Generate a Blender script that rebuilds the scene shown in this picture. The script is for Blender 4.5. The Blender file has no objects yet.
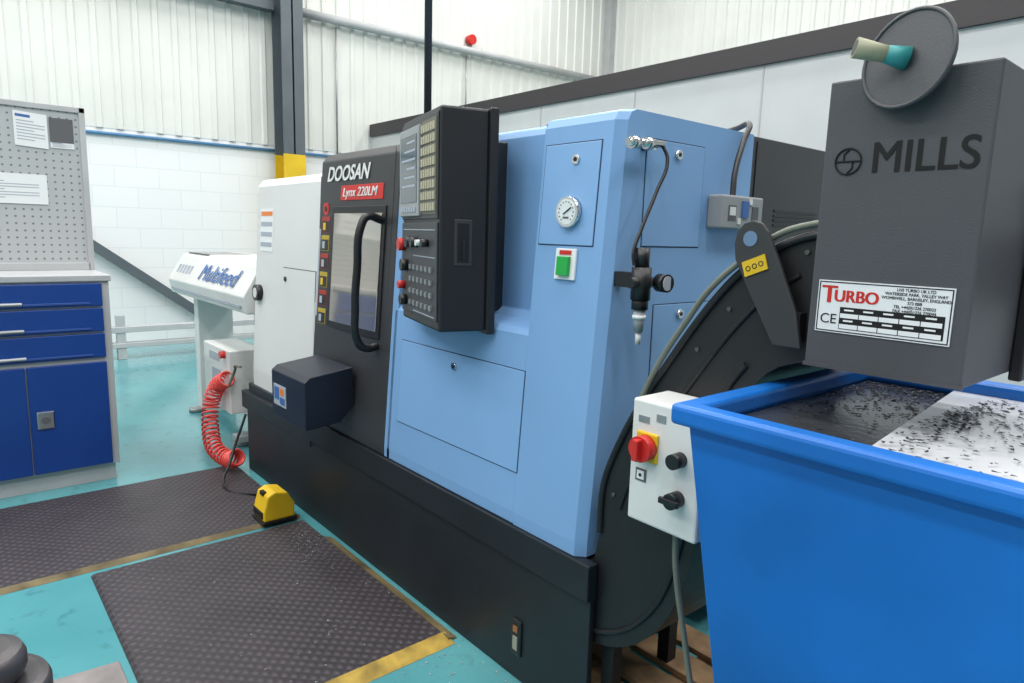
import bpy, bmesh, math, random
from mathutils import Vector, Matrix
random.seed(4)
D=bpy.data; COL=bpy.context.collection
sc=bpy.context.scene
try:
    sc.view_settings.view_transform='Standard'
except Exception: pass

# ------------------------------------------------ materials
MC={}
def mat(name,col,rough=0.5,metal=0.0,bump=0.0,bscale=60.0,var=0.0,vscale=4.0,coat=0.0):
    if name in MC: return MC[name]
    m=D.materials.new(name); m.use_nodes=True
    nt=m.node_tree; b=nt.nodes['Principled BSDF']
    b.inputs['Base Color'].default_value=(*col,1); b.inputs['Roughness'].default_value=rough
    b.inputs['Metallic'].default_value=metal
    if coat: b.inputs['Coat Weight'].default_value=coat
    tc=nt.nodes.new('ShaderNodeTexCoord')
    if var:
        n=nt.nodes.new('ShaderNodeTexNoise'); n.inputs['Scale'].default_value=vscale; n.inputs['Detail'].default_value=5
        r=nt.nodes.new('ShaderNodeValToRGB')
        r.color_ramp.elements[0].position=.3; r.color_ramp.elements[1].position=.7
        r.color_ramp.elements[0].color=(*[c*(1-var) for c in col],1); r.color_ramp.elements[1].color=(*[min(1,c*(1+var)) for c in col],1)
        nt.links.new(tc.outputs['Object'],n.inputs['Vector']); nt.links.new(n.outputs['Fac'],r.inputs['Fac']); nt.links.new(r.outputs['Color'],b.inputs['Base Color'])
    if bump:
        n=nt.nodes.new('ShaderNodeTexNoise'); n.inputs['Scale'].default_value=bscale
        bp=nt.nodes.new('ShaderNodeBump'); bp.inputs['Strength'].default_value=bump; bp.inputs['Distance'].default_value=.003
        nt.links.new(tc.outputs['Object'],n.inputs['Vector']); nt.links.new(n.outputs['Fac'],bp.inputs['Height']); nt.links.new(bp.outputs['Normal'],b.inputs['Normal'])
    MC[name]=m; return m
LB=mat('light_blue_paint',(.19,.36,.63),.42,bump=.08,bscale=250,var=.04,vscale=2)
LB2=mat('light_blue_panel',(.20,.375,.65),.4,bump=.08,bscale=250)
DK=mat('charcoal_paint',(.034,.034,.038),.42,bump=.1,bscale=200,var=.12)
DK2=mat('dark_base_paint',(.007,.011,.016),.5,bump=.1,bscale=150,var=.25)
BLK=mat('black_plastic',(.008,.008,.010),.4)
LETT=mat('black_lettering',(.003,.003,.004),.8)
PEND=mat('pendant_black',(.014,.014,.017),.4,bump=.1,bscale=300)
SEAM=mat('panel_gap',(.02,.04,.08),.8)
WH=mat('white_paint',(.68,.69,.68),.45,var=.05)
WHC=mat('white_cabinet_paint',(.66,.67,.66),.45,var=.05,vscale=2)
GRYL=mat('light_grey_paint',(.42,.43,.44),.5,var=.08)
GRY=mat('grey_metal',(.32,.33,.34),.4,.6,var=.15,vscale=8)
CHR=mat('chrome',(.7,.7,.7),.18,1.0)
RED=mat('red_plastic',(.55,.02,.015),.35)
YEL=mat('yellow_paint',(.68,.44,.01),.5,var=.1)
YELD=mat('yellow_rubber_edge',(.36,.24,.04),.7,var=.45,vscale=14)
BRND=mat('worn_rubber_edge',(.13,.10,.045),.75,var=.6,vscale=9)
GRN=mat('green_button',(.01,.35,.06),.35)
ORG=mat('orange_edge',(.75,.2,.03),.5)
CRM=mat('cream_keys',(.42,.38,.27),.5)
PAP=mat('paper',(.75,.77,.78),.7)
INK=mat('ink_grey',(.1,.1,.11),.7)
INKB=mat('ink_blue',(.05,.13,.35),.6)
INKL=mat('ink_light',(.36,.40,.46),.7)
BIN=mat('bin_blue_paint',(.006,.135,.50),.38,bump=.1,bscale=40,var=.16,vscale=3)
CAB=mat('cabinet_blue',(.006,.045,.24),.35,var=.05)
HEAD=mat('conveyor_grey',(.062,.065,.073),.5,bump=.2,bscale=350,var=.08)
CONV=mat('conveyor_black',(.008,.008,.010),.5,bump=.1,bscale=200,var=.2,vscale=10)
WOOD=mat('pallet_wood',(.26,.16,.08),.8,bump=.5,bscale=30,var=.4,vscale=12)
COLM=mat('steel_column_paint',(.085,.105,.12),.5,var=.1)
TEAL=mat('teal_plastic',(.03,.26,.27),.5)
RUB=mat('red_hose',(.7,.07,.06),.3)
GHOSE=mat('grey_hose',(.15,.16,.13),.5)
STEEL=mat('steel_plate',(.70,.72,.76),.3,.25,bump=.1,bscale=90,var=.08,vscale=12)
DSTEEL=mat('oily_dark_steel',(.08,.085,.095),.22,.5,bump=.2,bscale=60,var=.35,vscale=9)
CLR=mat('clear_bowl',(.30,.33,.35),.1)
SCR=mat('screen_glass',(.05,.065,.08),.10)
SFR=mat('screen_frame',(.30,.31,.32),.45)

def pattern_mat(name,kind):
    m=D.materials.new(name); m.use_nodes=True; nt=m.node_tree; N=nt.nodes; L=nt.links; b=N['Principled BSDF']
    tc=N.new('ShaderNodeTexCoord')
    if kind=='floor':
        n=N.new('ShaderNodeTexNoise'); n.inputs['Scale'].default_value=1.3; n.inputs['Detail'].default_value=8
        r=N.new('ShaderNodeValToRGB'); r.color_ramp.elements[0].position=.35; r.color_ramp.elements[1].position=.7
        r.color_ramp.elements[0].color=(.062,.24,.27,1); r.color_ramp.elements[1].color=(.095,.31,.335,1)
        L.new(tc.outputs['Object'],n.inputs['Vector']); L.new(n.outputs['Fac'],r.inputs['Fac'])
        n2=N.new('ShaderNodeTexNoise'); n2.inputs['Scale'].default_value=14; n2.inputs['Detail'].default_value=6
        r2=N.new('ShaderNodeValToRGB'); r2.color_ramp.elements[0].position=.25; r2.color_ramp.elements[1].position=.42
        r2.color_ramp.elements[0].color=(.7,.66,.66,1); r2.color_ramp.elements[1].color=(1,1,1,1)
        mx=N.new('ShaderNodeMixRGB'); mx.blend_type='MULTIPLY'; mx.inputs[0].default_value=1
        L.new(tc.outputs['Object'],n2.inputs['Vector']); L.new(n2.outputs['Fac'],r2.inputs['Fac'])
        L.new(r.outputs['Color'],mx.inputs[1]); L.new(r2.outputs['Color'],mx.inputs[2]); L.new(mx.outputs[0],b.inputs['Base Color'])
        b.inputs['Roughness'].default_value=.16
        bp=N.new('ShaderNodeBump'); bp.inputs['Strength'].default_value=.06; bp.inputs['Distance'].default_value=.01
        L.new(n2.outputs['Fac'],bp.inputs['Height']); L.new(bp.outputs['Normal'],b.inputs['Normal'])
    if kind=='mat':
        mp=N.new('ShaderNodeMapping'); mp.inputs['Rotation'].default_value=(0,0,math.radians(45))
        L.new(tc.outputs['Object'],mp.inputs['Vector'])
        ws=[]
        for ax in 'XY':
            w=N.new('ShaderNodeTexWave'); w.bands_direction=ax; w.inputs['Scale'].default_value=10
            L.new(mp.outputs['Vector'],w.inputs['Vector']); ws.append(w)
        mu=N.new('ShaderNodeMath'); mu.operation='MULTIPLY'; L.new(ws[0].outputs['Fac'],mu.inputs[0]); L.new(ws[1].outputs['Fac'],mu.inputs[1])
        r=N.new('ShaderNodeValToRGB'); r.color_ramp.elements[0].color=(.026,.023,.027,1); r.color_ramp.elements[1].color=(.062,.055,.062,1)
        L.new(mu.outputs[0],r.inputs['Fac']); 
        n2=N.new('ShaderNodeTexNoise'); n2.inputs['Scale'].default_value=5; n2.inputs['Detail'].default_value=6
        r2=N.new('ShaderNodeValToRGB'); r2.color_ramp.elements[0].color=(.6,.58,.6,1); r2.color_ramp.elements[1].color=(1.5,1.4,1.45,1)
        L.new(tc.outputs['Object'],n2.inputs['Vector']); L.new(n2.outputs['Fac'],r2.inputs['Fac'])
        mx=N.new('ShaderNodeMixRGB'); mx.blend_type='MULTIPLY'; mx.inputs[0].default_value=1
        L.new(r.outputs['Color'],mx.inputs[1]); L.new(r2.outputs['Color'],mx.inputs[2]); L.new(mx.outputs[0],b.inputs['Base Color'])
        b.inputs['Roughness'].default_value=.55
        bp=N.new('ShaderNodeBump'); bp.inputs['Strength'].default_value=.5; bp.inputs['Distance'].default_value=.005
        L.new(mu.outputs[0],bp.inputs['Height']); L.new(bp.outputs['Normal'],b.inputs['Normal'])
    if kind=='brick':
        sp=N.new('ShaderNodeSeparateXYZ'); cb=N.new('ShaderNodeCombineXYZ')
        L.new(tc.outputs['Object'],sp.inputs[0]); L.new(sp.outputs['Y'],cb.inputs['X']); L.new(sp.outputs['Z'],cb.inputs['Y'])
        bk=N.new('ShaderNodeTexBrick'); bk.inputs['Scale'].default_value=1
        bk.inputs['Brick Width'].default_value=.45; bk.inputs['Row Height'].default_value=.225; bk.inputs['Mortar Size'].default_value=.006
        bk.inputs['Color1'].default_value=(.78,.79,.79,1); bk.inputs['Color2'].default_value=(.76,.77,.78,1); bk.inputs['Mortar'].default_value=(.70,.715,.725,1)
        L.new(cb.outputs[0],bk.inputs['Vector']); L.new(bk.outputs['Color'],b.inputs['Base Color'])
        bp=N.new('ShaderNodeBump'); bp.inputs['Strength'].default_value=.25; bp.inputs['Distance'].default_value=.005; bp.invert=True
        L.new(bk.outputs['Fac'],bp.inputs['Height']); L.new(bp.outputs['Normal'],b.inputs['Normal']); b.inputs['Roughness'].default_value=.5
    if kind=='peg':
        sp=N.new('ShaderNodeSeparateXYZ'); cb=N.new('ShaderNodeCombineXYZ')
        L.new(tc.outputs['Object'],sp.inputs[0]); L.new(sp.outputs['Y'],cb.inputs['X']); L.new(sp.outputs['Z'],cb.inputs['Y'])
        v=N.new('ShaderNodeTexVoronoi'); v.voronoi_dimensions='2D'; v.inputs['Scale'].default_value=26; v.inputs['Randomness'].default_value=0
        L.new(cb.outputs[0],v.inputs['Vector'])
        r=N.new('ShaderNodeValToRGB'); r.color_ramp.interpolation='CONSTANT'; r.color_ramp.elements[0].color=(.16,.17,.18,1); r.color_ramp.elements[1].position=.15; r.color_ramp.elements[1].color=(.42,.44,.45,1)
        L.new(v.outputs['Distance'],r.inputs['Fac']); L.new(r.outputs['Color'],b.inputs['Base Color']); b.inputs['Roughness'].default_value=.5
    if kind=='chips':
        v=N.new('ShaderNodeTexVoronoi'); v.inputs['Scale'].default_value=120
        r=N.new('ShaderNodeValToRGB'); r.color_ramp.elements[0].color=(.008,.009,.014,1); r.color_ramp.elements[1].color=(.09,.09,.11,1); r.color_ramp.elements[1].position=.9
        L.new(tc.outputs['Object'],v.inputs['Vector']); L.new(v.outputs['Color'],r.inputs['Fac']); L.new(r.outputs['Color'],b.inputs['Base Color'])
        b.inputs['Roughness'].default_value=.35; b.inputs['Metallic'].default_value=.4
        bp=N.new('ShaderNodeBump'); bp.inputs['Distance'].default_value=.006; L.new(v.outputs['Distance'],bp.inputs['Height']); L.new(bp.outputs['Normal'],b.inputs['Normal'])
    return m
M_FLOOR=pattern_mat('teal_epoxy_floor','floor'); M_MAT=pattern_mat('rubber_mat','mat'); M_BRICK=pattern_mat('painted_blockwork','brick')
M_PEG=pattern_mat('perforated_steel','peg'); M_CHIP=pattern_mat('metal_chips','chips')
M_CLAD=mat('white_cladding',(.66,.67,.64),.45,var=.05,vscale=1.5)
M_FARCLAD=mat('grey_cladding',(.36,.37,.38),.5,var=.1,vscale=1.5)
M_PART=mat('partition_panel',(.53,.55,.565),.45,var=.03)
M_BAND=mat('dark_trim_band',(.030,.026,.030),.5)
M_CEIL=mat('ceiling_paint',(.22,.22,.23),.7,var=.03)

# ------------------------------------------------ mesh helpers
def empty(name,loc=(0,0,0)):
    e=D.objects.new(name,None); e.empty_display_size=.1; COL.objects.link(e); e.location=loc; return e
def par(o,parent):
    if parent: o.parent=parent; o.matrix_parent_inverse=Matrix.Translation(-parent.location)
def finish(name,bm,m,parent=None,bevel=0,smooth=False,seg=2):
    bmesh.ops.recalc_face_normals(bm,faces=bm.faces)
    me=D.meshes.new(name); bm.to_mesh(me); bm.free(); o=D.objects.new(name,me); COL.objects.link(o)
    me.materials.append(m)
    if smooth:
        for p in me.polygons: p.use_smooth=True
    if bevel:
        md=o.modifiers.new('b','BEVEL'); md.width=bevel; md.segments=seg; md.limit_method='ANGLE'; md.angle_limit=math.radians(35)
    par(o,parent); return o
HF=[(0,1,2,3),(4,5,6,7),(0,1,5,4),(1,2,6,5),(2,3,7,6),(3,0,4,7)]
def addhex(bm,pts):
    v=[bm.verts.new(p) for p in pts]
    for f in HF: bm.faces.new([v[i] for i in f])
def hexpts(lo,hi,fn=None):
    a,b,c=lo; d,e,f=hi
    P=[(a,b,c),(d,b,c),(d,e,c),(a,e,c),(a,b,f),(d,b,f),(d,e,f),(a,e,f)]
    return [fn(*p) for p in P] if fn else P
def box(name,lo,hi,m,parent=None,bevel=0,fn=None,seg=2):
    bm=bmesh.new(); addhex(bm,hexpts(lo,hi,fn)); return finish(name,bm,m,parent,bevel,seg=seg)
def boxes(name,lst,m,parent=None,bevel=0,fn=None):
    bm=bmesh.new()
    for lo,hi in lst: addhex(bm,hexpts(lo,hi,fn))
    return finish(name,bm,m,parent,bevel)
def hexa(name,pts,m,parent=None,bevel=0):
    bm=bmesh.new(); addhex(bm,pts); return finish(name,bm,m,parent,bevel)
def prism(name,poly,axis,a,b,m,parent=None,bevel=0,smooth=False,seg=2):
    def P(p,t): return (t,p[0],p[1]) if axis==0 else ((p[0],t,p[1]) if axis==1 else (p[0],p[1],t))
    bm=bmesh.new(); A=[bm.verts.new(P(p,a)) for p in poly]; B=[bm.verts.new(P(p,b)) for p in poly]
    bm.faces.new(A); bm.faces.new(B); n=len(poly)
    for i in range(n): bm.faces.new([A[i],A[(i+1)%n],B[(i+1)%n],B[i]])
    return finish(name,bm,m,parent,bevel,smooth,seg)
def addcyl(bm,p0,p1,r,r2=None,n=24):
    p0=Vector(p0); p1=Vector(p1); r2=r if r2 is None else r2; d=(p1-p0).normalized()
    u=d.orthogonal().normalized(); w=d.cross(u)
    A=[];B=[]
    for i in range(n):
        a=2*math.pi*i/n; k=u*math.cos(a)+w*math.sin(a)
        A.append(bm.verts.new(p0+k*r)); B.append(bm.verts.new(p1+k*r2))
    bm.faces.new(A); bm.faces.new(B)
    for i in range(n): 
        f=bm.faces.new([A[i],A[(i+1)%n],B[(i+1)%n],B[i]]); f.smooth=True
def cyl(name,p0,p1,r,m,parent=None,r2=None,n=24,bevel=0):
    bm=bmesh.new(); addcyl(bm,p0,p1,r,r2,n); return finish(name,bm,m,parent,bevel)
def cyls(name,lst,m,parent=None,n=16):
    bm=bmesh.new()
    for c in lst: addcyl(bm,c[0],c[1],c[2],n=n)
    return finish(name,bm,m,parent)
def tube(name,pts,r,m,parent=None,cyc=False,kind='BEZIER'):
    cu=D.curves.new(name,'CURVE'); cu.dimensions='3D'; cu.bevel_depth=r; cu.bevel_resolution=3; cu.resolution_u=8; cu.use_fill_caps=True
    if kind=='BEZIER':
        s=cu.splines.new('BEZIER'); s.bezier_points.add(len(pts)-1)
        for i,p in enumerate(pts):
            bp=s.bezier_points[i]; bp.co=p; bp.handle_left_type='AUTO'; bp.handle_right_type='AUTO'
    else:
        s=cu.splines.new('POLY'); s.points.add(len(pts)-1)
        for i,p in enumerate(pts): s.points[i].co=(*p,1)
    s.use_cyclic_u=cyc
    cu.materials.append(m); o=D.objects.new(name,cu); COL.objects.link(o); par(o,parent)
    return o
def text(name,s,loc,size,rot,m,parent,shear=0,offset=0,sx=1,extr=.0006,align='LEFT',bold=0):
    for k,dx in enumerate([0] if not bold else [-bold,0,bold]):
        cu=D.curves.new(name,'FONT'); cu.body=s; cu.size=size; cu.shear=shear; cu.offset=offset; cu.extrude=extr*(1+.1*k); cu.align_x=align
        cu.materials.append(m); o=D.objects.new(name,cu); COL.objects.link(o); o.location=(loc[0]+dx,loc[1],loc[2]); o.rotation_euler=rot; o.scale=(sx,1,1)
        par(o,parent)
R90=math.radians(90)
FRONT=(R90,0,0)
def flakes(name,pts,size,m,parent=None):
    bm=bmesh.new()
    for p in pts:
        s=size*random.uniform(.4,1.3); a=random.uniform(0,6.28); c,q=math.cos(a),math.sin(a); t=random.uniform(.2,.6)
        z=p[2]; h=s*.35
        V=[bm.verts.new((p[0]+s*(c*x-q*y*t),p[1]+s*(q*x+c*y*t),z+(h if k%2 else 0.0005))) for k,(x,y) in enumerate([(-1,-1),(1,-1),(.8,1),(-1,1)])]
        bm.faces.new(V)
    return finish(name,bm,m,parent)

# ------------------------------------------------ room
XW=-8.7; YB=9.5; ZC=7.0
box('floor',(-9,-7.2,-.1),(6.2,9.8,0),M_FLOOR)
box('ceiling',(-9,-7.2,ZC),(6.2,9.8,ZC+.1),M_CEIL)
wl=box('wall_left',(XW-.25,-7,0),(XW,YB+.25,ZC),M_BRICK)
wb=box('wall_back',(XW,YB,0),(6,YB+.25,ZC),M_CLAD)
wf=box('wall_front',(XW,-7.2,0),(6,-7,ZC),M_FARCLAD)
wr=box('wall_right',(6,-7,0),(6.2,YB,ZC),M_FARCLAD)
def corr(name,along,fixed,a,b,z0,z1,sign,parent):
    bm=bmesh.new(); pitch=.2; prof=[(0,0),(.12,0),(.135,.019),(.185,.019)]
    pts=[]; t=a
    while t<b:
        for q,h in prof:
            if t+q<=b: pts.append((t+q,h))
        t+=pitch
    prev=None
    for q,h in pts:
        c=fixed+sign*(h+.004)
        P=[((c,q,z) if along=='Y' else (q,c,z)) for z in (z0,z1)]
        cur=[bm.verts.new(p) for p in P]
        if prev: bm.faces.new([prev[0],cur[0],cur[1],prev[1]])
        prev=cur
    return finish(name,bm,M_CLAD,parent)
corr('cladding',"Y",XW,-6.9,YB,2.42,ZC,1,wl)
corr('cladding_back',"X",YB,XW,5.9,0,ZC,-1,wb)
box('trim_corner',(XW,YB-.16,0),(XW+.16,YB,ZC),GRYL)
wp=box('wall_partition',(XW+.0,4.72,0),(5.5,4.80,2.80),M_PART)
boxes('panel_joint',[((x,4.716,0),(x+.012,4.721,2.66)) for x in [-7.6,-6.4,-5.2,-4.0,-2.8,-1.6,-.4,.8,2,3.2]],GRYL,wp)
box('trim_band',(XW+.05,4.69,2.67),(5.5,4.83,2.83),M_BAND,wp)
co=empty('steel_column',(-8.45,3.48,0))
def H(name,z0,z1,g,m,parent):
    x0,x1,y0,y1=-8.62,-8.32,3.35,3.62
    return boxes(name,[((x1-.02-g,y0-g,z0),(x1+g,y1+g,z1)),((x0-g,y0-g,z0),(x0+.02+g,y1+g,z1)),((x0,3.475-g,z0),(x1,3.495+g,z1))],m,parent)
H('section',0,ZC,0,COLM,co); H('yellow_guard',0,2.3,.003,YEL,co)
hexa('diagonal_brace',[(-8.66,0,2.08),(-8.58,0,2.08),(-8.58,2.75,.02),(-8.66,2.75,.02),(-8.66,0,2.20),(-8.58,0,2.20),(-8.58,2.75,.14),(-8.66,2.75,.14)],COLM,co)
be=empty('overhead_pipework',(-8.5,5,4.1))
cyls('pipe',[((-8.6,3.64,4.06),(-8.6,9.3,4.12),.055)],GRYL,be)
boxes('dark_rail',[((-8.64,-6.5,3.98),(-8.5,3.34,4.10))],COLM,be)
sb=empty('service_cable',(-8.67,0,2.36))
cyls('cable_run',[((-8.675,-6,2.36),(-8.675,4.7,2.36),.018)],mat('cable_blue',(.08,.22,.4),.5),sb)
cyls('drop_cable',[((-8.63,6.3,2.9),(-8.63,6.3,4.02),.012),((-8.63,4.2,2.36),(-8.63,4.2,3.98),.012)],GRY,sb)
ab=empty('alarm_bell',(-8.55,6.38,4.26)); cyl('dome',(-8.68,6.38,4.26),(-8.58,6.38,4.26),.07,RED,ab)

# ------------------------------------------------ lathe
L=empty('cnc_lathe',(-2.4,2.0,0))
SL=.07
def yl(z): return 1.304+max(0,z-.55)*SL
TOP=1.735
def leanprof(top=TOP,yb=2.02,z0=.51,r=.03):
    return [(1.304,z0),(1.304,.55),(yl(top-r),top-r),(yl(top)+.01,top-.008),(yl(top)+.03,top),(yb,top),(yb,z0)]
def colmesh():
    bm=bmesh.new(); prof=leanprof(); n=len(prof)
    left=[bm.verts.new((-1.50,y,z)) for y,z in prof]
    fr=[bm.verts.new((-1.235 if i<5 else -1.21,y,z)) for i,(y,z) in enumerate(prof)]
    ch=[bm.verts.new((-1.21,y+(.025 if i<5 else 0),z)) for i,(y,z) in enumerate(prof)]
    for i in range(n-1):
        bm.faces.new([left[i],left[i+1],fr[i+1],fr[i]])
        if i<5: bm.faces.new([fr[i],fr[i+1],ch[i+1],ch[i]])
    bm.faces.new(left); bm.faces.new(ch); bm.faces.new([left[0],fr[0],ch[0],ch[6],fr[6],left[6]])
    bmesh.ops.remove_doubles(bm,verts=bm.verts,dist=.0005)
    return finish('right_column',bm,LB,L)
colmesh()
hexa('recess_return',[(-1.575,1.45,1.14),(-1.50,yl(1.1)+.001,1.10),(-1.499,1.6,1.10),(-1.575,1.6,1.14),(-1.56,1.45,1.72),(-1.50,yl(1.72)+.002,1.72),(-1.499,1.6,1.72),(-1.56,1.6,1.72)],LB,L)
prof=[(1.304,.51),(1.304,.55),(yl(1.10),1.10),(yl(1.10)+.012,1.118),(1.42,1.135),(1.445,1.16),(1.45,TOP-.03),(1.46,TOP-.008),(1.48,TOP),(2.02,TOP),(2.02,.51)]
prism('front_cover',prof,0,-2.28,-1.50,LB,L,.004)
prism('front_cover_edge',[(1.304,.51),(1.304,.55),(yl(1.7),1.7),(1.43,TOP),(1.6,TOP),(1.6,.51)],0,-2.30,-2.255,LB,L,.004)
def F(x,z,off=0): return (x,yl(z)-off,z)
def fpanel(name,x0,x1,z0,z1,m,parent=L,off=.003,base=0,bevel=.0015):
    pts=[F(x0,z0,base),F(x1,z0,base),F(x1,z1,base),F(x0,z1,base),F(x0,z0,base+off),F(x1,z0,base+off),F(x1,z1,base+off),F(x0,z1,base+off)]
    return hexa(name,pts,m,parent,bevel)
def spanel(name,y0,y1,z0,z1,m,x=-1.21,off=.003,parent=L,bevel=.0015):
    return box(name,(x,y0,z0),(x+off,y1,z1),m,parent,bevel)
for i,(a,b,c,d) in enumerate([(-2.21,-1.50,.676,.99),(-1.487,-1.272,1.375,1.655)]):
    fpanel('panel_gap_%d'%i,a-.003,b+.003,c-.003,d+.003,SEAM,off=.0008,bevel=0); fpanel('front_panel_%d'%i,a,b,c,d,LB2,off=.003)
for i,(a,b,c,d) in enumerate([(1.49,1.755,1.378,1.667),(1.56,1.83,.85,1.21)]):
    spanel('side_gap_%d'%i,a-.003,b+.003,c-.003,d+.003,SEAM,off=.0008,bevel=0); spanel('side_panel_%d'%i,a,b,c,d,LB2,off=.003)
def lockF(n,x,z):
    cyl('lock_'+n,F(x,z,.0),F(x,z,.009),.013,CHR,L); cyl('lockcore_'+n,F(x,z,.008),F(x,z,.0105),.006,BLK,L)
lockF('a',-1.86,.947); lockF('b',-1.36,1.61)
for i,(y,z) in enumerate([(1.625,1.635),(1.68,1.18)]):
    cyl('side_lock_%d'%i,(-1.21,y,z),(-1.198,y,z),.013,CHR,L); cyl('side_lockcore_%d'%i,(-1.2,y,z),(-1.1965,y,z),.006,BLK,L)
boxes('base_skirt',[((-3.0,1.292,.40),(-1.166,1.33,.508)),((-3.9,1.325,.10),(-1.45,2.72,.508)),((-1.46,1.40,.47),(-1.215,2.0,.508))],DK2,L,.004)
box('base_front_plate',(-3.88,1.306,.0),(-1.166,1.326,.402),DK2,L,.003)
box('base_left_rail',(-3.95,1.30,.36),(-3.0,1.34,.46),DK2,L,.004)
box('base_plinth',(-3.8,1.34,0),(-1.6,2.7,.12),DK2,L)
boxes('fork_slot',[((-1.487,1.298,.085),(-1.442,1.307,.205))],BLK,L,.006)
boxes('fork_label',[((-1.476,1.295,.105),(-1.455,1.2985,.15))],mat('dull_label',(.3,.3,.24),.6),L); boxes('fork_label_r',[((-1.476,1.295,.165),(-1.455,1.2985,.185))],mat('dull_orange',(.3,.12,.04),.6),L)
prism('sliding_door',[(1.304,.51),(1.304,.55),(yl(1.70),1.70),(yl(1.70)+.03,TOP),(2.0,TOP),(2.0,.51)],0,-3.0,-2.30,DK,L,.006)
fpanel('door_seam',-2.345,-2.341,.52,1.72,BLK,off=.001,bevel=0)
fpanel('window_frame',-2.86,-2.385,.965,1.50,BLK,off=.006,bevel=.01)
WIN=mat('window_glass',(.62,.58,.52),.07,.8,bump=.5,bscale=3)
fpanel('door_window',-2.83,-2.41,.995,1.47,WIN,off=.003,base=.0062,bevel=.004)
tube('door_handle',[(-2.40,1.355,1.44),(-2.40,1.29,1.452),(-2.40,1.265,1.42),(-2.40,1.245,1.25),(-2.40,1.235,1.10),(-2.40,1.25,.955),(-2.40,1.28,.935),(-2.40,1.335,.94)],.016,BLK,L)
text('door_brand',"DOOSAN",(-2.93,yl(1.61)-.004,1.612),.088,(math.radians(86),0,0),WH,L,shear=.25,offset=.002,sx=1.02)
fpanel('red_nameplate',-2.79,-2.42,1.525,1.588,RED,off=.003)
text('nameplate_text',"Lynx 220LM",(-2.77,yl(1.54)-.0045,1.541),.054,(math.radians(86),0,0),WH,L,shear=.2,sx=1.12,bold=.0012)
for i in range(6):
    z=1.42-i*.083
    fpanel('warning_%d'%i,-2.965,-2.885,z-.035,z+.035,mat('label_dull_yellow',(.42,.3,.03),.6) if i%2 else mat('label_dull_red',(.35,.03,.02),.6),off=.002)
    fpanel('warning_txt_%d'%i,-2.960,-2.889,z-.032,z+.016,BLK,off=.0008,base=.002,bevel=0)
    fpanel('warning_pic_%d'%i,-2.950,-2.925,z-.024,z+.008,INKL if i%3 else YEL,off=.0004,base=.003,bevel=0)
cyl('warning_round',F(-2.93,1.49,0),F(-2.93,1.49,.003),.028,RED,L); cyl('warning_round_dot',F(-2.93,1.49,.003),F(-2.93,1.49,.0036),.014,BLK,L)
fpanel('left_labels',-2.99,-2.975,1.0,1.4,INKL,off=.002)
CB=mat('dark_blue_box',(.010,.013,.026),.4,var=.2)
prism('front_tool_box',[(1.086,.585),(1.086,.785),(1.11,.805),(1.30,.83),(1.30,.66),(1.24,.60)],0,-2.90,-2.55,CB,L,.004)
boxes('box_label',[((-2.87,1.083,.64),(-2.74,1.086,.73))],INKL,L); boxes('box_label_art',[((-2.86,1.0815,.665),(-2.81,1.0835,.72)),((-2.80,1.0815,.65),(-2.75,1.0835,.68))],INKB,L)
boxes('box_label_art2',[((-2.80,1.0815,.69),(-2.76,1.0835,.72))],ORG,L)
prism('left_white_guard',[(1.34,.47),(1.34,.6),(1.40,1.62),(1.43,1.66),(2.5,1.66),(2.5,.47)],0,-3.86,-3.03,WHC,L,.006)
def W(x,z,off): return (x,1.34+max(0,z-.6)*.0588-off,z)
def wpanel(n,x0,x1,z0,z1,m,off,base=0):
    hexa(n,[W(x0,z0,base),W(x1,z0,base),W(x1,z1,base),W(x0,z1,base),W(x0,z0,base+off),W(x1,z0,base+off),W(x1,z1,base+off),W(x0,z1,base+off)],m,L)
wpanel('guard_gap',-3.46,-3.06,.52,1.20,INK,.001); wpanel('guard_panel',-3.455,-3.065,.525,1.195,WHC,.004)
wpanel('guard_line',-3.045,-3.03,.5,1.64,BLK,.002)
wpanel('guard_label',-3.80,-3.62,1.27,1.50,PAP,.002)
for i in range(4): wpanel('guard_label_art_%d'%i,-3.79,-3.63,1.462-.055*i,1.485-.055*i,[ORG,INKL,INKL,INKL][i],.001,.002)
cyl('guard_handle',W(-3.78,1.04,0),W(-3.78,1.04,.03),.045,BLK,L); cyl('guard_handle_core',W(-3.78,1.04,.03),W(-3.78,1.04,.032),.028,WH,L)
cyl('guard_lock',W(-3.42,1.14,.0),W(-3.42,1.14,.01),.012,BLK,L)
box('rear_housing',(-3.0,2.02,.12),(-1.222,2.72,TOP),DK,L,.004)
box('rear_housing_left',(-3.84,2.5,.12),(-3.0,2.72,1.6),DK,L,.004)
boxes('rear_vents',[((-1.224,2.2+.0,1.50-i*.016),(-1.219,2.5,1.508-i*.016)) for i in range(4)],BLK,L)
boxes('rear_joint',[((-1.224,2.06,.5),(-1.219,2.066,1.72))],BLK,L)
gx,gz=-1.363,1.466
cyl('gauge_case',F(gx,gz,0),F(gx,gz,.022),.042,CHR,L,n=32); cyl('gauge_face',F(gx,gz,.0215),F(gx,gz,.0228),.035,PAP,L,n=32)
boxes('gauge_marks',[((gx+.028*math.cos(a)-.0015,yl(gz)-.0245,gz+.028*math.sin(a)-.0015),(gx+.028*math.cos(a)+.0015,yl(gz)-.0225,gz+.028*math.sin(a)+.0015)) for a in [i*.4-.8 for i in range(13)]],INK,L)
tube('gauge_needle',[(gx+.02,yl(gz)-.025,gz+.012),(gx-.01,yl(gz)-.024,gz-.006)],.0016,BLK,L,kind='POLY'); boxes('gauge_text',[((gx-.012,yl(gz)-.0243,gz-.018),(gx+.010,yl(gz)-.0225,gz-.013))],INK,L)
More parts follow.
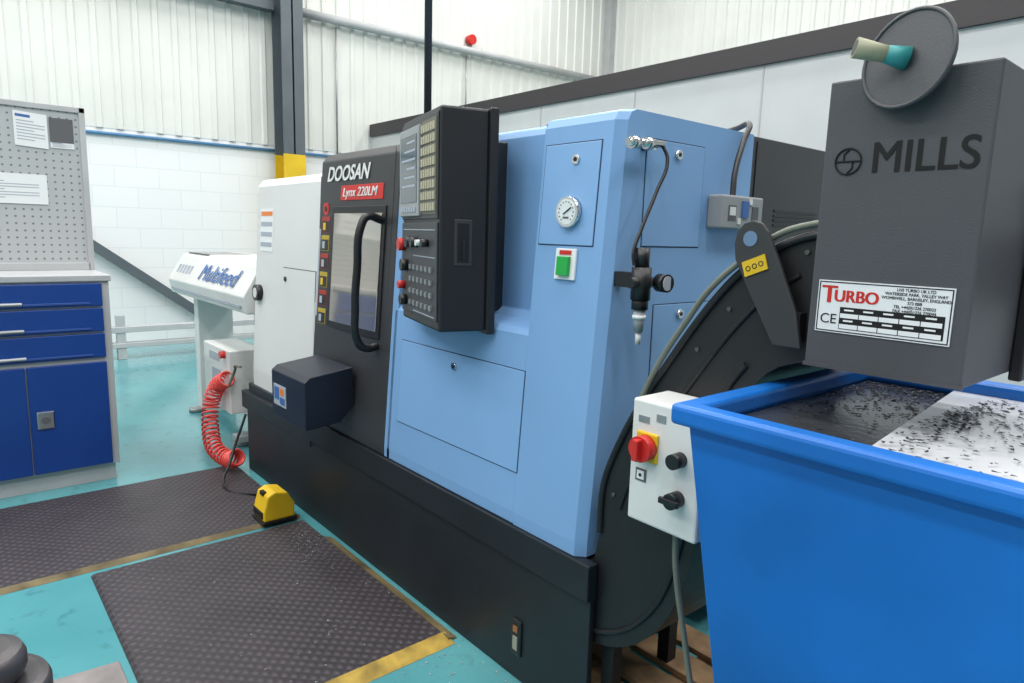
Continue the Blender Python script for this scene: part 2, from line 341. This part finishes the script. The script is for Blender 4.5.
fpanel('switch_plate',-1.405,-1.325,1.278,1.365,PAP,off=.008,bevel=.002); fpanel('switch_red',-1.388,-1.342,1.348,1.36,RED,off=.002,base=.008,bevel=0); fpanel('switch_green',-1.388,-1.342,1.29,1.343,GRN,off=.012,base=.008,bevel=.002)
cyls('air_connector',[((-1.21,1.475,1.645),(-1.17,1.475,1.645),.014),((-1.165,1.36,1.640),(-1.165,1.50,1.648),.010),((-1.165,1.37,1.64),(-1.165,1.40,1.642),.016),((-1.165,1.43,1.643),(-1.165,1.455,1.645),.015)],CHR,L)
tube('air_hose',[(-1.165,1.50,1.645),(-1.15,1.505,1.61),(-1.145,1.46,1.52),(-1.14,1.40,1.42),(-1.14,1.375,1.36),(-1.135,1.375,1.33)],.005,BLK,L)
rx,ry=-1.13,1.40
boxes('regulator_mount',[((-1.21,1.385,1.27),(rx,1.415,1.31))],BLK,L)
cyls('regulator_body',[((rx,ry,1.24),(rx,ry,1.325),.026),((rx,ry,1.325),(rx,ry,1.375),.019),((rx-.0,ry-.045,1.285),(rx,ry+.05,1.285),.014),((rx,ry,1.215),(rx,ry,1.245),.022)],BLK,L)
cyl('regulator_bowl',(rx,ry,1.155),(rx,ry,1.215),.012,CLR,L,r2=.017); cyl('regulator_nut',(rx,ry,1.122),(rx,ry,1.155),.007,WH,L); cyl('regulator_bowl_ring',(rx,ry,1.19),(rx,ry,1.2),.018,PAP,L)
cyl('regulator_gauge',(rx+.02,ry+.05,1.285),(rx+.05,ry+.045,1.285),.024,BLK,L); cyl('regulator_dial',(rx+.05,ry+.045,1.285),(rx+.052,ry+.045,1.285),.019,INKL,L)
box('socket_box',(-1.21,1.79,1.435),(-1.155,2.015,1.535),mat('socket_grey',(.28,.29,.30),.5),L,.006)
boxes('socket_holes',[((-1.156,1.82,1.46),(-1.153,1.86,1.505)),((-1.156,1.95,1.46),(-1.153,1.985,1.505))],INK,L); boxes('socket_switch',[((-1.156,1.89,1.47),(-1.150,1.925,1.52))],INKB,L)
boxes('socket_white',[((-1.156,1.93,1.51),(-1.151,1.945,1.528)),((-1.156,1.87,1.45),(-1.151,1.885,1.468)),((-1.156,1.825,1.475),(-1.1515,1.855,1.50))],WH,L)
tube('socket_cable',[(-1.17,1.86,1.535),(-1.175,1.87,1.60),(-1.185,1.92,1.70),(-1.20,1.97,1.76),(-1.26,2.0,1.757),(-1.4,2.05,1.748)],.009,DK,L)
cyls('power_drop',[((-2.61,1.70,TOP),(-2.61,1.70,ZC),.017),((-2.61,1.70,TOP),(-2.61,1.70,TOP+.05),.03)],DK,L)
# ---- pendant control panel
P0=Vector((-1.709,1.16,1.095)); U=Vector((-.961,.276,0)); V=Vector((.276,.961,0))
def C(u,v,w): return tuple(P0+U*u+V*v+Vector((0,0,w)))
box('control_pendant',(0,0,0),(.418,.155,.675),PEND,L,.008,fn=C)
box('pendant_back',(-.010,.153,-.01),(.43,.182,.68),PEND,L,.004,fn=C)
box('pendant_arm',(.12,.17,.05),(.3,.30,.6),PEND,L,.004,fn=C)
boxes('pendant_bezel',[((.012,-.006,.345),(.408,0,.66)),((.012,-.006,.03),(.408,0,.335))],mat('bezel_grey',(.05,.052,.058),.5),L,.003,fn=C)
box('pendant_screen_frame',(.175,-.016,.355),(.405,-.005,.64),SFR,L,.003,fn=C)
box('pendant_screen',(.195,-.0175,.40),(.39,-.015,.615),SCR,L,fn=C)
boxes('pendant_screen_text',[((.21+.0,-.0182,.59-.028*i),(.21+.05*(2+i%3)*.6+.04,-.0174,.597-.028*i)) for i in range(6)],INKL,L,fn=C)
boxes('pendant_softkeys',[((.205+.03*i,-.0185,.368),(.227+.03*i,-.015,.385)) for i in range(6)],INKL,L,fn=C)
box('pendant_key_plate',(.02,-.008,.36),(.170,-.005,.645),mat('key_plate',(.14,.13,.10),.5),L,fn=C)
boxes('pendant_keys',[((.026+.024*i,-.013,.37+.034*j),(.043+.024*i,-.006,.394+.034*j)) for i in range(6) for j in range(8)],CRM,L,fn=C)
boxes('pendant_buttons',[((.05+.045*i,-.013,.06+.04*j),(.072+.045*i,-.005,.076+.04*j)) for i in range(6) for j in range(4)],mat('button_grey',(.2,.21,.22),.5),L,fn=C)
boxes('pendant_stripes',[((.03,-.0075,.225),(.26,-.005,.228)),((.03,-.0075,.04),(.26,-.005,.043)),((.03,-.0075,.31),(.38,-.005,.313))],INKL,L,fn=C)
for i,(u,w,rr,mm) in enumerate([(.375,.26,.022,RED),(.34,.19,.02,BLK),(.375,.12,.014,RED),(.28,.27,.018,BLK),(.22,.27,.016,BLK),(.35,.07,.018,BLK),(.16,.27,.010,WH),(.1,.27,.012,BLK)]):
    cyl('pendant_knob_%d'%i,C(u,-.004,w),C(u,-.03,w),rr,mm,L)
box('pendant_side_pull_frame',(-.003,.045,.205),(.002,.103,.345),mat('pull_grey',(.04,.04,.045),.4),L,.002,fn=C)
box('pendant_side_pull',(-.0045,.055,.215),(-.002,.093,.335),BLK,L,.002,fn=C)
box('pendant_pull_bar',(-.010,.07,.225),(-.004,.079,.28),PEND,L,.002,fn=C)

# ------------------------------------------------ chip conveyor
K=empty('chip_conveyor',(-.8,1.5,0))
def smooth(pts,n=4):
    out=[]
    for i in range(len(pts)-1):
        p0=pts[max(i-1,0)];p1=pts[i];p2=pts[i+1];p3=pts[min(i+2,len(pts)-1)]
        for k in range(n):
            f=k/n
            out.append(tuple(.5*((2*p1[j])+(p2[j]-p0[j])*f+(2*p0[j]-5*p1[j]+4*p2[j]-p3[j])*f*f+(3*p1[j]-p0[j]-3*p2[j]+p3[j])*f**3) for j in range(2)))
    out.append(pts[-1]); return out
up=[(-1.44,.48),(-1.19,.50)]+smooth([(-1.168,.60),(-1.163,.74),(-1.11,.88),(-1.045,1.0),(-.98,1.10),(-.92,1.19),(-.86,1.27),(-.80,1.335),(-.73,1.385),(-.66,1.412),(-.60,1.42)])
dn=smooth([(-.60,1.17),(-.70,1.14),(-.76,1.08),(-.80,1.0),(-.85,.80),(-.88,.62),(-.93,.46),(-1.02,.34),(-1.12,.28),(-1.22,.26)],3)+[(-1.44,.26)]
prism('conveyor_casing',up+dn,1,1.335,1.68,CONV,K)
tube('casing_edge_flange',[(x,1.332,z) for x,z in up[2:]],.009,CONV,K,kind='POLY')
tube('side_chain_guide',[(x+.06,1.334,z-.05) for x,z in up[6:-8]],.006,CONV,K,kind='POLY')
tube('side_lower_guide',[(x-.03,1.334,z+.03) for x,z in dn[5:-2]],.008,CONV,K,kind='POLY')
bm=bmesh.new()
for x,z in up[6:-4:5]: addcyl(bm,(x+.035,1.330,z-.02),(x+.035,1.337,z-.02),.005,n=8)
finish('flange_bolts',bm,mat('bolt_grey',(.12,.12,.12),.4,.6),K)
tube('conveyor_cable',[(-1.05,1.32,.99),(-1.00,1.325,1.10),(-.93,1.325,1.21),(-.87,1.32,1.29),(-.80,1.32,1.355),(-.72,1.325,1.415),(-.66,1.33,1.435),(-.625,1.34,1.44)],.007,GHOSE,K)
box('discharge_head',(-.62,1.28,1.165),(-.352,1.66,1.692),HEAD,K,.004)
boxes('head_bottom_flange',[((-.622,1.279,1.165),(-.350,1.285,1.172))],HEAD,K)
boxes('motor_plate',[((-.352,1.55,1.15),(-.33,1.68,1.52))],BLK,K,.004)
cyl('gear_motor',(-.33,1.60,1.36),(-.16,1.60,1.36),.07,BLK,K)
text('head_brand',"MILLS",(-.535,1.279,1.526),.076,FRONT,LETT,K,sx=.90,bold=.0008,extr=.0004)
lc=Vector((-.574,1.2785,1.548))
tube('head_logo_ring',[(lc.x+.023*math.cos(a),lc.y,lc.z+.023*math.sin(a)) for a in [i*math.pi/12 for i in range(24)]],.0015,LETT,K,cyc=True,kind='POLY')
tube('head_logo_bar_a',[(lc.x-.023,lc.y,lc.z),(lc.x+.023,lc.y,lc.z)],.0013,LETT,K,kind='POLY')
tube('head_logo_bar_b',[(lc.x+.002,lc.y,lc.z+.023),(lc.x-.008,lc.y,lc.z+.012),(lc.x-.008,lc.y,lc.z)],.0013,LETT,K,kind='POLY')
tube('head_logo_bar_c',[(lc.x-.002,lc.y,lc.z-.023),(lc.x+.008,lc.y,lc.z-.012),(lc.x+.008,lc.y,lc.z)],.0013,LETT,K,kind='POLY')
box('maker_plate',(-.604,1.2775,1.235),(-.376,1.2805,1.332),PAP,K)
boxes('maker_plate_border',[((-.602,1.277,1.328),(-.378,1.2778,1.330)),((-.602,1.277,1.237),(-.378,1.2778,1.239)),((-.602,1.277,1.237),(-.600,1.2778,1.33)),((-.380,1.277,1.237),(-.378,1.2778,1.33))],LETT,K)
text('plate_logo_t',"T",(-.596,1.277,1.291),.046,FRONT,RED,K,bold=.0016,extr=.0003)
text('plate_logo',"URBO",(-.573,1.277,1.294),.031,FRONT,RED,K,bold=.0011,sx=.95,extr=.0003)
text('plate_addr',"LNS TURBO UK LTD\nWATERSIDE PARK, VALLEY WAY\nWOMBWELL, BARNSLEY, ENGLAND\nS73 0BB\nTEL +44(0)1226 270033\nFAX +44(0)1226 270044",(-.435,1.277,1.321),.0074,FRONT,LETT,K,align='CENTER',extr=.0002,bold=.0001,sx=.92)
text('plate_ce',"CE",(-.596,1.277,1.252),.026,FRONT,LETT,K,extr=.0003)
boxes('plate_table',[((-.56,1.2768,1.243),(-.386,1.2776,1.284))],LETT,K)
boxes('plate_table_cells',[((-.5585+.0342*i,1.2763,1.2443+.0198*j),(-.526+.0342*i,1.2769,1.2525+.0198*j)) for i in range(5) for j in (0,1)],PAP,K)
boxes('plate_table_marks',[((-.552+.0342*i,1.2762,1.2575+.0198*j),(-.535+.0342*i,1.2768,1.2605+.0198*j)) for i in range(5) for j in (0,1)],PAP,K)
prism('lifting_lug',[(-.805,1.395),(-.80,1.42),(-.785,1.437),(-.765,1.443),(-.745,1.437),(-.73,1.42),(-.70,1.36),(-.655,1.26),(-.64,1.19),(-.70,1.19),(-.76,1.29),(-.80,1.36)],1,1.300,1.310,mat('lug_grey',(.03,.031,.034),.5),K,.002)
boxes('lug_standoff',[((-.70,1.308,1.20),(-.65,1.336,1.26))],CONV,K)
cyl('lug_eye',(-.768,1.2998,1.405),(-.768,1.2985,1.405),.016,mat('lug_eye_grey',(.12,.2,.33),.5),K)
hexa('lug_label',[(-.772,1.2965,1.325),(-.722,1.2965,1.345),(-.732,1.2965,1.375),(-.782,1.2965,1.355),(-.772,1.2995,1.325),(-.722,1.2995,1.345),(-.732,1.2995,1.375),(-.782,1.2995,1.355)],YEL,K)
for i in range(3): tube('lug_label_ring_%d'%i,[(-.766+.014*i+.005*math.cos(a),1.2965,1.343+.006*i+.005*math.sin(a)) for a in [k*math.pi/5 for k in range(10)]],.0011,BLK,K,cyc=True,kind='POLY')
dc=Vector((-.487,1.262,1.708)); dn_=Vector((-.25,-.95,.12)).normalized()
bm=bmesh.new(); addcyl(bm,dc,dc-dn_*.012,.080,.078,48); finish('dust_shield_disc',bm,HEAD,K,.003)
oo=dn_.orthogonal().normalized(); ow=dn_.cross(oo)
tube('disc_rim',[tuple(dc+(oo*math.cos(a)+ow*math.sin(a))*.079) for a in [i*math.pi/20 for i in range(40)]],.0035,HEAD,K,cyc=True,kind='POLY')
ax=Vector((-.75,-.62,.22)).normalized()
cyl('nozzle_collar',dc,dc+ax*.035,.019,TEAL,K,r2=.014); cyl('nozzle_pipe',dc+ax*.025,dc+ax*.085,.013,mat('beige_pipe',(.30,.30,.20),.5),K,r2=.017)
cyl('nozzle_bore',dc+ax*.085,dc+ax*.0856,.013,BLK,K)
box('conveyor_control_box',(-.975,1.205,.745),(-.785,1.335,1.037),WH,K,.006)
boxes('control_plate',[((-.955,1.203,.985),(-.925,1.206,1.0)),((-.905,1.203,.995),(-.88,1.206,1.012))],GRY,K)
box('isolator_plate',(-.955,1.198,.895),(-.895,1.206,.965),YEL,K,.004)
cyl('isolator_knob',(-.925,1.20,.93),(-.925,1.172,.93),.030,RED,K); box('isolator_grip',(-.933,1.155,.905),(-.917,1.175,.955),RED,K,.003)
for i,(x,z,r) in enumerate([(-.835,.925,.017),(-.835,.835,.018)]): cyl('switch_%d'%i,(x,1.206,z),(x,1.172,z),r,BLK,K)
box('switch_handle',(-.86,1.165,.828),(-.81,1.175,.842),BLK,K,.002)
box('control_label',(-.955,1.203,.845),(-.925,1.206,.875),INK,K); box('control_label_w',(-.950,1.2015,.85),(-.930,1.2035,.87),PAP,K); cyl('control_label_dot',(-.94,1.2015,.86),(-.94,1.2,.86),.004,BLK,K)
tube('control_cable',[(-.86,1.24,.75),(-.86,1.25,.65),(-.83,1.27,.45),(-.80,1.30,.2),(-.9,1.40,.125)],.007,GHOSE,K)
boxes('conveyor_feet',[((-1.16,1.36,.11),(-1.12,1.40,.30)),((-1.16,1.62,.11),(-1.12,1.66,.30)),((-1.40,1.36,.11),(-1.36,1.40,.30))],CONV,K)
pl=empty('wooden_pallet',(-1.05,1.6,0))
boxes('deck_boards',[((-1.42,1.345+i*.135,.088),(-.72,1.345+i*.135+.1,.108)) for i in range(4)],WOOD,pl,.002)
boxes('bearers',[((x,1.345,0),(x+.08,1.85,.088)) for x in (-1.42,-1.1,-.8)],WOOD,pl,.002)

# ------------------------------------------------ chip hopper (skip)
S=empty('chip_hopper',(-.1,1.4,0))
def ring(x0,x1,y0,y1,z): return [(x0,y0,z),(x1,y0,z),(x1,y1,z),(x0,y1,z)]
bm=bmesh.new()
rings=[ring(-.60,.38,1.115,1.72,.22),ring(-.715,.50,1.04,1.80,1.09),ring(-.70,.485,1.055,1.785,1.09),ring(-.588,.368,1.127,1.708,.232)]
rv=[[bm.verts.new(p) for p in r] for r in rings]
for a in range(3):
    for i in range(4): bm.faces.new([rv[a][i],rv[a][(i+1)%4],rv[a+1][(i+1)%4],rv[a+1][i]])
bm.faces.new(rv[0]); bm.faces.new(rv[3])
finish('hopper_body',bm,BIN,S,.004)
bm=bmesh.new()
o=ring(-.738,.525,1.018,1.825,0); n_=ring(-.69,.475,1.066,1.775,0)
def rp(r,z): return [bm.verts.new((p[0],p[1],z)) for p in r]
A=rp(o,1.06);B=rp(o,1.10);Cc=rp(n_,1.10);Dd=rp(n_,1.06)
for P_,Q_ in ((A,B),(B,Cc),(Cc,Dd),(Dd,A)):
    for i in range(4): bm.faces.new([P_[i],P_[(i+1)%4],Q_[(i+1)%4],Q_[i]])
finish('hopper_rim',bm,BIN,S,.01,seg=3)
boxes('hopper_skids',[((-.5,1.13,.10),(-.38,1.70,.22)),((.15,1.13,.10),(.27,1.70,.22))],BIN,S,.004)
cyls('hopper_castors',[((x,y,.05),(x+.04,y,.05),.05) for x in (-.46,.19) for y in (1.2,1.62)],BLK,S)
hexa('oily_tray',[(-.69,1.066,1.052),(-.40,1.066,1.052),(-.40,1.775,1.052),(-.69,1.775,1.052),(-.69,1.066,1.060),(-.40,1.066,1.060),(-.40,1.775,1.060),(-.69,1.775,1.060)],DSTEEL,S)
hexa('steel_baffle',[(-.43,1.068,1.052),(.47,1.068,1.055),(.47,1.774,1.062),(-.50,1.774,1.06),(-.43,1.068,1.064),(.47,1.068,1.066),(.47,1.774,1.074),(-.50,1.774,1.072)],STEEL,S)
pts=[]
for i in range(900):
    x=-.44+random.random()**1.5*.6; y=random.uniform(1.08,1.76)
    if random.random()<.35: y=1.50+random.gauss(0,.07)
    if random.random()<.25: x=-.42+abs(random.gauss(0,.03)); 
    pts.append((min(x,.45),min(max(y,1.07),1.77),1.071))
for i in range(500): pts.append((random.uniform(-.68,-.46),1.772-abs(random.gauss(0,.2)),1.061))
pts=[p for p in pts if p[1]>1.07]
flakes('loose_chips',pts,.0055,M_CHIP,S)

# ------------------------------------------------ floor mats
def mk(name,x0,x1,y0,y1,edges):
    e=empty(name,((x0+x1)/2,(y0+y1)/2,0))
    bm=bmesh.new(); q=.012
    b=[bm.verts.new(p) for p in ring(x0,x1,y0,y1,.001)]; t=[bm.verts.new(p) for p in ring(x0+q,x1-q,y0+q,y1-q,.014)]
    bm.faces.new(b); bm.faces.new(t)
    for i in range(4): bm.faces.new([b[i],b[(i+1)%4],t[(i+1)%4],t[i]])
    finish('pad',bm,M_MAT,e)
    for k,(a,bb,c,d,mm) in enumerate(edges):
        prism('edge_%d'%k,[(a,.001),(a,.015),(bb,.001)],1,c,d,mm,e)
    return e
mk('anti_fatigue_mat',-3.97,-3.05,-.55,1.26,[(-3.06,-3.03,-.55,1.26,BRND)])
m2=mk('anti_fatigue_mat.001',-2.99,-1.79,.37,1.26,[(-1.80,-1.735,.37,1.26,YELD)])
prism('edge_long',[(1.25,.001),(1.25,.015),(1.288,.001)],0,-2.75,-1.76,BRND,m2)
SW=mat('bright_swarf',(.5,.5,.5),.3,.5)
pts=[]
for i in range(110): pts.append((random.gauss(-2.72,.09),min(1.25,random.gauss(1.17,.045)),.016))
for i in range(90): pts.append((random.uniform(-2.95,-1.8),.4+.85*random.random()**.5,.0155))
flakes('swarf',pts,.003,SW,m2)
pts=[]
for i in range(180): pts.append((random.uniform(-1.72,-.9),1.29-abs(random.gauss(0,.12)),.002))
flakes('metal_swarf_scatter',pts,.0035,SW)

# ------------------------------------------------ foot pedal
fp=empty('foot_pedal_switch',(-3.08,1.14,0))
zz=.016
prism('pedal_hood',[(1.075,.013+zz),(1.075,.06+zz),(1.095,.135+zz),(1.13,.152+zz),(1.19,.14+zz),(1.225,.08+zz),(1.225,.013+zz)],0,-3.15,-3.015,YEL,fp,.008)
boxes('pedal_opening',[((-3.138,1.069,.028+zz),(-3.027,1.0755,.06+zz))],BLK,fp)
boxes('pedal_base',[((-3.158,1.066,zz),(-3.008,1.235,.014+zz))],BLK,fp,.003)
boxes('pedal_emblem',[((-3.10,1.088,.128+zz),(-3.06,1.106,.146+zz))],BLK,fp)
tube('pedal_cable',[(-3.12,1.21,.045),(-3.35,1.20,.028),(-3.6,1.08,.028),(-3.74,1.16,.12),(-3.8,1.27,.35)],.007,BLK,fp)

# ------------------------------------------------ workshop cabinet
Cb=empty('tool_cabinet',(-4.5,.0,0))
X0=-4.13
box('carcass',(-4.85,-.80,.09),(X0-.004,.69,1.10),GRYL,Cb,.003)
box('plinth',(-4.82,-.78,0),(X0-.02,.67,.09),GRYL,Cb)
box('worktop',(-4.86,-.82,1.095),(X0+.01,.70,1.127),GRYL,Cb,.004)
for b0,b1 in ((-.06,.655),(-.79,-.085)):
    tag='a' if b0>-.1 else 'b'
    for i,(z0,z1) in enumerate([(.965,1.085),(.83,.955),(.69,.82)]):
        box('drawer_%s%d'%(tag,i),(X0-.01,b0,z0),(X0+.012,b1,z1),CAB,Cb,.004)
        prism('pull_%s%d'%(tag,i),[(X0+.012,z0+.01),(X0+.028,z0+.02),(X0+.028,z0+.025),(X0+.012,z0+.03)],1,b0+.0,b1-.35,GRYL,Cb,.001)
        box('pull_lip_%s%d'%(tag,i),(X0+.012,b0+.01,z0+.012),(X0+.018,b1-.06,z0+.022),mat('drawer_lip',(.03,.08,.30),.4),Cb,.001)
    md=(b0+b1)/2
    box('door_%sl'%tag,(X0-.01,b0,.10),(X0+.012,md-.003,.665),CAB,Cb,.004); box('door_%sr'%tag,(X0-.01,md+.003,.10),(X0+.012,b1,.665),CAB,Cb,.004)
    box('latch_%s'%tag,(X0+.012,md+.03,.34),(X0+.02,md+.105,.43),CHR,Cb,.006); cyl('latch_core_%s'%tag,(X0+.02,md+.068,.385),(X0+.026,md+.068,.385),.02,INK,Cb)
box('pegboard',(-4.61,-.82,1.16),(-4.585,.69,2.0),M_PEG,Cb)
boxes('pegboard_frame',[((-4.63,.67,1.127),(-4.575,.70,2.03)),((-4.63,-.83,2.0),(-4.575,.70,2.03)),((-4.63,-.83,1.127),(-4.575,-.80,2.03)),((-4.63,-.8,1.127),(-4.575,.68,1.17))],GRYL,Cb,.003)
def sheet(n,y0,y1,z0,z1,tilt):
    f1=lambda u,v,w:(-4.584+.004*u,y0+(y1-y0)*v,z0+(z1-z0)*w+tilt*v)
    f2=lambda u,v,w:(-4.581+.0015*u,y0+(y1-y0)*v,z0+(z1-z0)*w+tilt*v)
    box(n,(0,0,0),(1,1,1),PAP,Cb,fn=f1)
    boxes(n+'_header',[((0,.06,.84),(1,.5,.92))],INKB,Cb,fn=f2)
    boxes(n+'_lines',[((0,.08,.72-.09*i),(1,.92 if i%3 else .6,.75-.09*i)) for i in range(7)],INKL,Cb,fn=f2)
sheet('notice_a',.37,.52,1.80,1.98,-.01); sheet('notice_c',.02,.50,1.49,1.65,0)
boxes('notice_dark',[((-4.584,.53,1.83),(-4.579,.64,1.96))],INK,Cb); sheet('notice_d',.53,.64,1.80,1.83,0)

# ------------------------------------------------ bar feeder
Bf=empty('bar_feeder',(-4.7,1.5,0))
prism('feeder_trough',[(1.34,.90),(1.32,1.0),(1.42,1.17),(1.47,1.20),(1.80,1.20),(1.80,.90)],0,-5.55,-3.93,WHC,Bf,.006)
tl=math.atan2(.17,.10)
text('feeder_brand',"Multifeed",(-4.88,1.336,1.044),.165,(tl,0,0),INKB,Bf,shear=.2,sx=1.18,bold=.0022)
boxes('feeder_vents',[((-5.5,1.45,1.199),(-5.0,1.75,1.203))],GRY,Bf)
for i in range(5):
    x=-5.45+i*.075
    hexa('face_vent_%d'%i,[(x,1.352,1.06),(x+.04,1.352,1.06),(x+.04,1.382,1.115),(x,1.382,1.115),(x,1.36,1.055),(x+.04,1.36,1.055),(x+.04,1.40,1.11),(x,1.40,1.11)],INKL,Bf)
boxes('feeder_side_strip',[((-5.5,1.325,.93),(-4.0,1.333,.945))],INKL,Bf)
boxes('feeder_legs',[((-5.40,1.45,.03),(-5.30,1.70,.90)),((-4.22,1.48,.03),(-4.10,1.70,.90))],WHC,Bf,.004)
boxes('feeder_beam',[((-5.35,1.55,.12),(-4.1,1.65,.22))],WHC,Bf,.004)
cyls('feeder_feet',[((x,y,0),(x,y,.03),.05) for x in (-5.35,-4.34,-4.05) for y in (1.42,1.7)],GRY,Bf)
boxes('feeder_foot_bar',[((-4.40,1.38,.03),(-4.28,1.75,.07)),((-4.10,1.38,.03),(-4.0,1.75,.07))],GRYL,Bf,.004)
box('feeder_control_box',(-4.62,1.29,.27),(-4.12,1.50,.66),WHC,Bf,.006)
boxes('control_box_mount',[((-4.35,1.49,.3),(-4.15,1.56,.6))],WHC,Bf)
boxes('feeder_box_labels',[((-4.45,1.287,.42),(-4.28,1.291,.52)),((-4.5,1.287,.57),(-4.3,1.291,.62))],INKL,Bf); cyl('feeder_box_button',(-4.2,1.29,.63),(-4.2,1.26,.63),.022,RED,Bf)
path=[Vector(p) for p in [(-4.10,1.27,.50),(-4.22,1.25,.44),(-4.27,1.22,.32),(-4.20,1.19,.19),(-4.06,1.17,.10),(-3.90,1.20,.07),(-3.82,1.22,.10)]]
def pos(t):
    n=len(path)-1; f=t*n; i=min(int(f),n-1); f-=i
    p0=path[max(i-1,0)];p1=path[i];p2=path[i+1];p3=path[min(i+2,n)]
    return .5*((2*p1)+(p2-p0)*f+(2*p0-5*p1+4*p2-p3)*f*f+(3*p1-p0-3*p2+p3)*f**3)
hp=[]; turns=30; NN=turns*14
for i in range(NN+1):
    t=i/NN; c=pos(t); tg=(pos(min(1,t+.01))-pos(max(0,t-.01))).normalized()
    a_=tg.cross(Vector((0,1,0))).normalized(); b_=tg.cross(a_); th=t*turns*2*math.pi
    hp.append(tuple(c+(a_*math.cos(th)+b_*math.sin(th))*.045))
hs=empty('coiled_air_hose',(-4.1,1.2,0)); tube('coil',hp,.0065,RUB,hs,kind='POLY'); tube('hose_tail',[hp[0],(-4.05,1.3,.56),(-3.98,1.28,.60),(-3.92,1.29,.60)],.008,GHOSE,hs)
br=empty('low_guard_rail',(-7.9,2.2,0))
boxes('posts',[((-7.95,y,0),(-7.87,y+.08,.46)) for y in (1.36,2.4,3.4)],GRYL,br,.004)
boxes('rails',[((-7.97,1.2,.28),(-7.86,3.9,.34)),((-7.97,1.2,.12),(-7.86,3.9,.17))],GRYL,br,.004)

# ------------------------------------------------ foreground stand with chuck
fs=empty('machine_vice_stand',(-1.1,0,0))
DG=mat('worn_dark_steel',(.075,.07,.075),.4,.4,var=.35,vscale=14); PG=mat('worn_plate_steel',(.20,.18,.18),.5,.3,var=.25,vscale=18)
hexa('top_plate',[(-1.38,-.35,.585),(-.85,-.35,.585),(-.85,.20,.585),(-1.33,.20,.585),(-1.38,-.35,.6),(-.85,-.35,.6),(-.85,.20,.6),(-1.33,.20,.6)],PG,fs,.003)
boxes('legs',[((x,y,0),(x+.04,y+.04,.585)) for x in (-1.30,-.92) for y in (-.32,.13)],DK,fs,.003)
cyl('round_chuck',(-1.225,.0,.601),(-1.225,.0,.70),.09,DG,fs,n=40,bevel=.015); cyl('chuck_nose',(-1.225,.0,.70),(-1.225,0,.755),.06,DG,fs,n=40,bevel=.02)

# ------------------------------------------------ lights
k=0
for x in (-7,-4,-1,2):
    for y in (-5,-2,1,4,7):
        a=D.lights.new('hall_lamp','AREA'); a.shape='RECTANGLE'; a.size=1.8; a.size_y=.7; a.energy=96 if y>-3 else 120; a.color=(1,.985,.96)
        o=D.objects.new('hall_lamp_light',a); COL.objects.link(o); o.location=(x,y,6.55)
        e=empty('ceiling_light' if k==0 else 'ceiling_light.%03d'%k,(x,y,6.6))
        box('housing',(x-.95,y-.4,6.57),(x+.95,y+.4,6.66),GRYL,e); cyls('hangers',[((x-.8,y,6.65),(x-.8,y,ZC),.01),((x+.8,y,6.65),(x+.8,y,ZC),.01)],GRY,e)
        par(o,e); k+=1
w=D.worlds.new('w'); sc.world=w; w.use_nodes=True
w.node_tree.nodes['Background'].inputs[0].default_value=(.85,.92,1,1); w.node_tree.nodes['Background'].inputs[1].default_value=.5

# ------------------------------------------------ camera
cam=D.cameras.new('camera'); cam.sensor_width=36; cam.lens=23.755; cam.clip_start=.05
c=D.objects.new('camera',cam); COL.objects.link(c); sc.camera=c
r=Vector((.6450,.7636,.0281)); u=Vector((-.1376,.0798,.9873)); f=Vector((-.7516,.6407,-.1566))
M=Matrix((( r.x,u.x,-f.x,0),(r.y,u.y,-f.y,0),(r.z,u.z,-f.z,1.4),(0,0,0,1)))
loc,rot,_=M.decompose(); c.location=loc; c.rotation_mode='QUATERNION'; c.rotation_quaternion=rot
